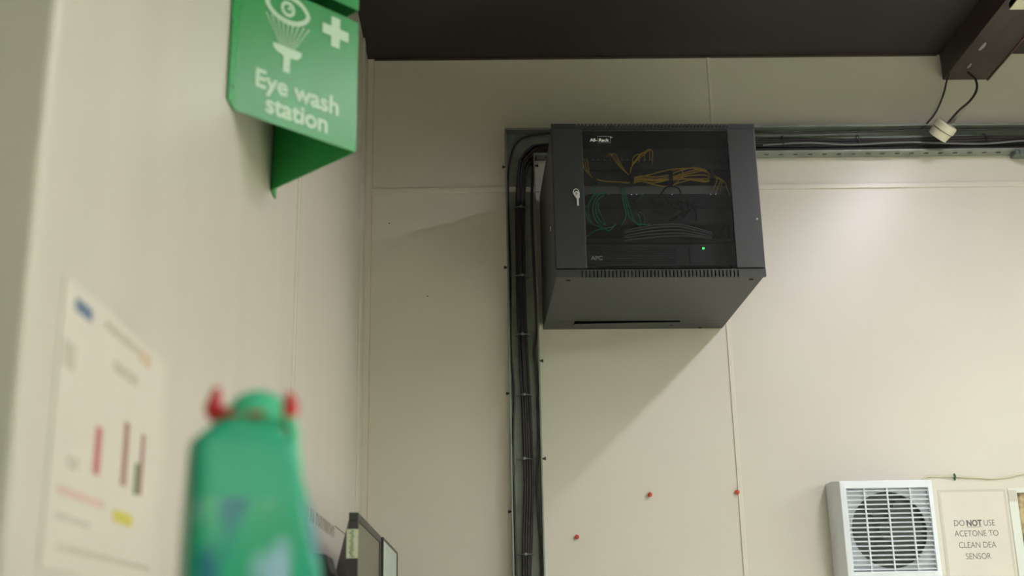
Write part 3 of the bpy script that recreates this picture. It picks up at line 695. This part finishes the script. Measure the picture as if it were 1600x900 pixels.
for k in range(6):
    R_ = Matrix.Translation((cx, -.070, cz)) @ Matrix.Rotation(k * math.pi / 3, 4, 'Y') @ Matrix.Rotation(math.radians(25), 4, 'X')
    box(bm, .02, .105, -.001, .001, -.02, .02, R_)
obj('fan_blades', bm, 'duct', fn)
bm = bmesh.new(); ns = 18
for i in range(ns):
    z = .030 + (i + .5) * .251 / ns
    box(bm, -.120, .136, -.006, .006, -.0008, .0008, Matrix.Translation((0, -.101, z)) @ Matrix.Rotation(math.radians(22), 4, 'X'))
obj('louvre_slats', bm, 'white', fn)
for x in (-.063, .008, .079): obj('grille_bar', B((x - .0022, x + .0022, -.105, -.098, .030, .281)), 'white', fn)

# ------------------------------------------------------------------ notices and cable on the right
pn = thing('laminated_notice', 'laminated notice reading do not use acetone to clean dea sensor', 'notice', (1.421, W, 1.17))
obj('laminate', B((0, .217, -.0016, -.0004, 0, .300)), 'lam', pn, .0003); obj('sheet', B((.008, .209, -.0022, -.0016, .006, .292)), 'paper', pn)
def XT(px, py, y=-.0024): q = I3.copy(); p = at(px, py, W); q.translation = (p.x - 1.421, y, p.z - 1.17); return q
Mk = lambda x, z: (lambda q: (setattr(q, 'translation', Vector((x, -.0024, z))), q)[1])(I3.copy())
text('lettering', 'DO', .0265, 'ink', XT(1490, 822), pn, off=-.0002, align='LEFT', ext=.0001, sx=.86)
text('lettering_bold', 'NOT', .0265, 'ink', XT(1510, 822), pn, bold=.0008, align='LEFT', ext=.0001, sx=.84)
text('lettering', 'USE', .0265, 'ink', XT(1536.5, 821.5), pn, off=-.0002, align='LEFT', ext=.0001, sx=.84)
text('lettering', 'ACETONE TO', .0265, 'ink', XT(1491.5, 838.5), pn, off=-.0002, align='LEFT', ext=.0001, sx=.84)
text('lettering', 'CLEAN DEA', .0265, 'ink', XT(1498, 856.5), pn, off=-.0002, align='LEFT', ext=.0001, sx=.84)
text('lettering', 'SENSOR', .0265, 'ink', XT(1509, 874), pn, off=-.0002, align='LEFT', ext=.0001, sx=.84)
a = at(1510.5, 823.5, W); c_ = at(1534, 823.5, W)
obj('underline', B((a.x - 1.421, c_.x - 1.421, -.0024, -.0022, a.z - 1.17 - .0006, a.z - 1.17 + .0006)), 'ink', pn)
po = thing('photo_poster', 'cool white poster with brown photograph, cut off at the right edge', 'poster', (1.6455, W, 1.10))
obj('sheet', B((0, .42, -.0024, -.0004, 0, .372)), 'paper_cool', po); obj('tape', B((.0005, .026, -.0029, -.0024, .33, .366)), 'lam', po)
obj('photograph', B((.028, .36, -.0030, -.0024, .186, .357)), 'photo', po)
bm = bmesh.new(); yc = W - .0035
tube(bm, [(1.362, yc, 1.490), (1.385, yc, 1.509), (1.407, yc, 1.513), (1.44, yc, 1.512), (1.481, yc, 1.511), (1.54, yc, 1.507), (1.60, yc, 1.503), (1.65, yc, 1.507), (1.72, yc, 1.518), (1.9, yc, 1.53), (2.4, yc, 1.52)], .003, 8, 8)
tag(obj('wall_cable', bm, 'white_old', smooth=True), 'thin cream cable clipped along the wall above the notices', 'cable')
q = at(1491, 746, W); bm = B((q.x - .003, q.x + .003, W - .011, W, q.z - .005, q.z + .007), (q.x - .0015, q.x + .0015, W - .009, W, q.z - .010, q.z + .012))
tag(obj('cable_clip', bm, 'clip', None, .001), 'small green clip holding the cream wall cable', 'clip')

# ------------------------------------------------------------------ wall plugs
for px, py, lb in ((1015, 773, 'red wall plug below the rack, upper left of three'), (1151, 769, 'red wall plug on the right, beside the vertical panel joint'), (901, 839, 'red wall plug nearest the tray, lowest of three')):
    p = at(px, py, W); bm = bmesh.new()
    cyl(bm, (p.x, W, p.z), (p.x, W - .010, p.z - .001), .0065, 12, .0075); cyl(bm, (p.x, W - .010, p.z - .001), (p.x + .001, W - .014, p.z + .002), .0055, 10, .003)
    tag(obj('wall_plug', bm, 'plug', smooth='auto'), lb, 'wall plug', 'red wall plugs')
# small dark specks on the walls
for px, py, lb in ((668, 463, 'small dark speck on the back wall left of the tray'), (608, 349, 'tiny dark speck just under the horizontal joint')):
    p = at(px, py, W); bm = bmesh.new(); cyl(bm, (p.x, W, p.z), (p.x, W - .001, p.z), .0026, 8)
    tag(obj('screw_hole', bm, 'mount'), lb, 'screw hole')
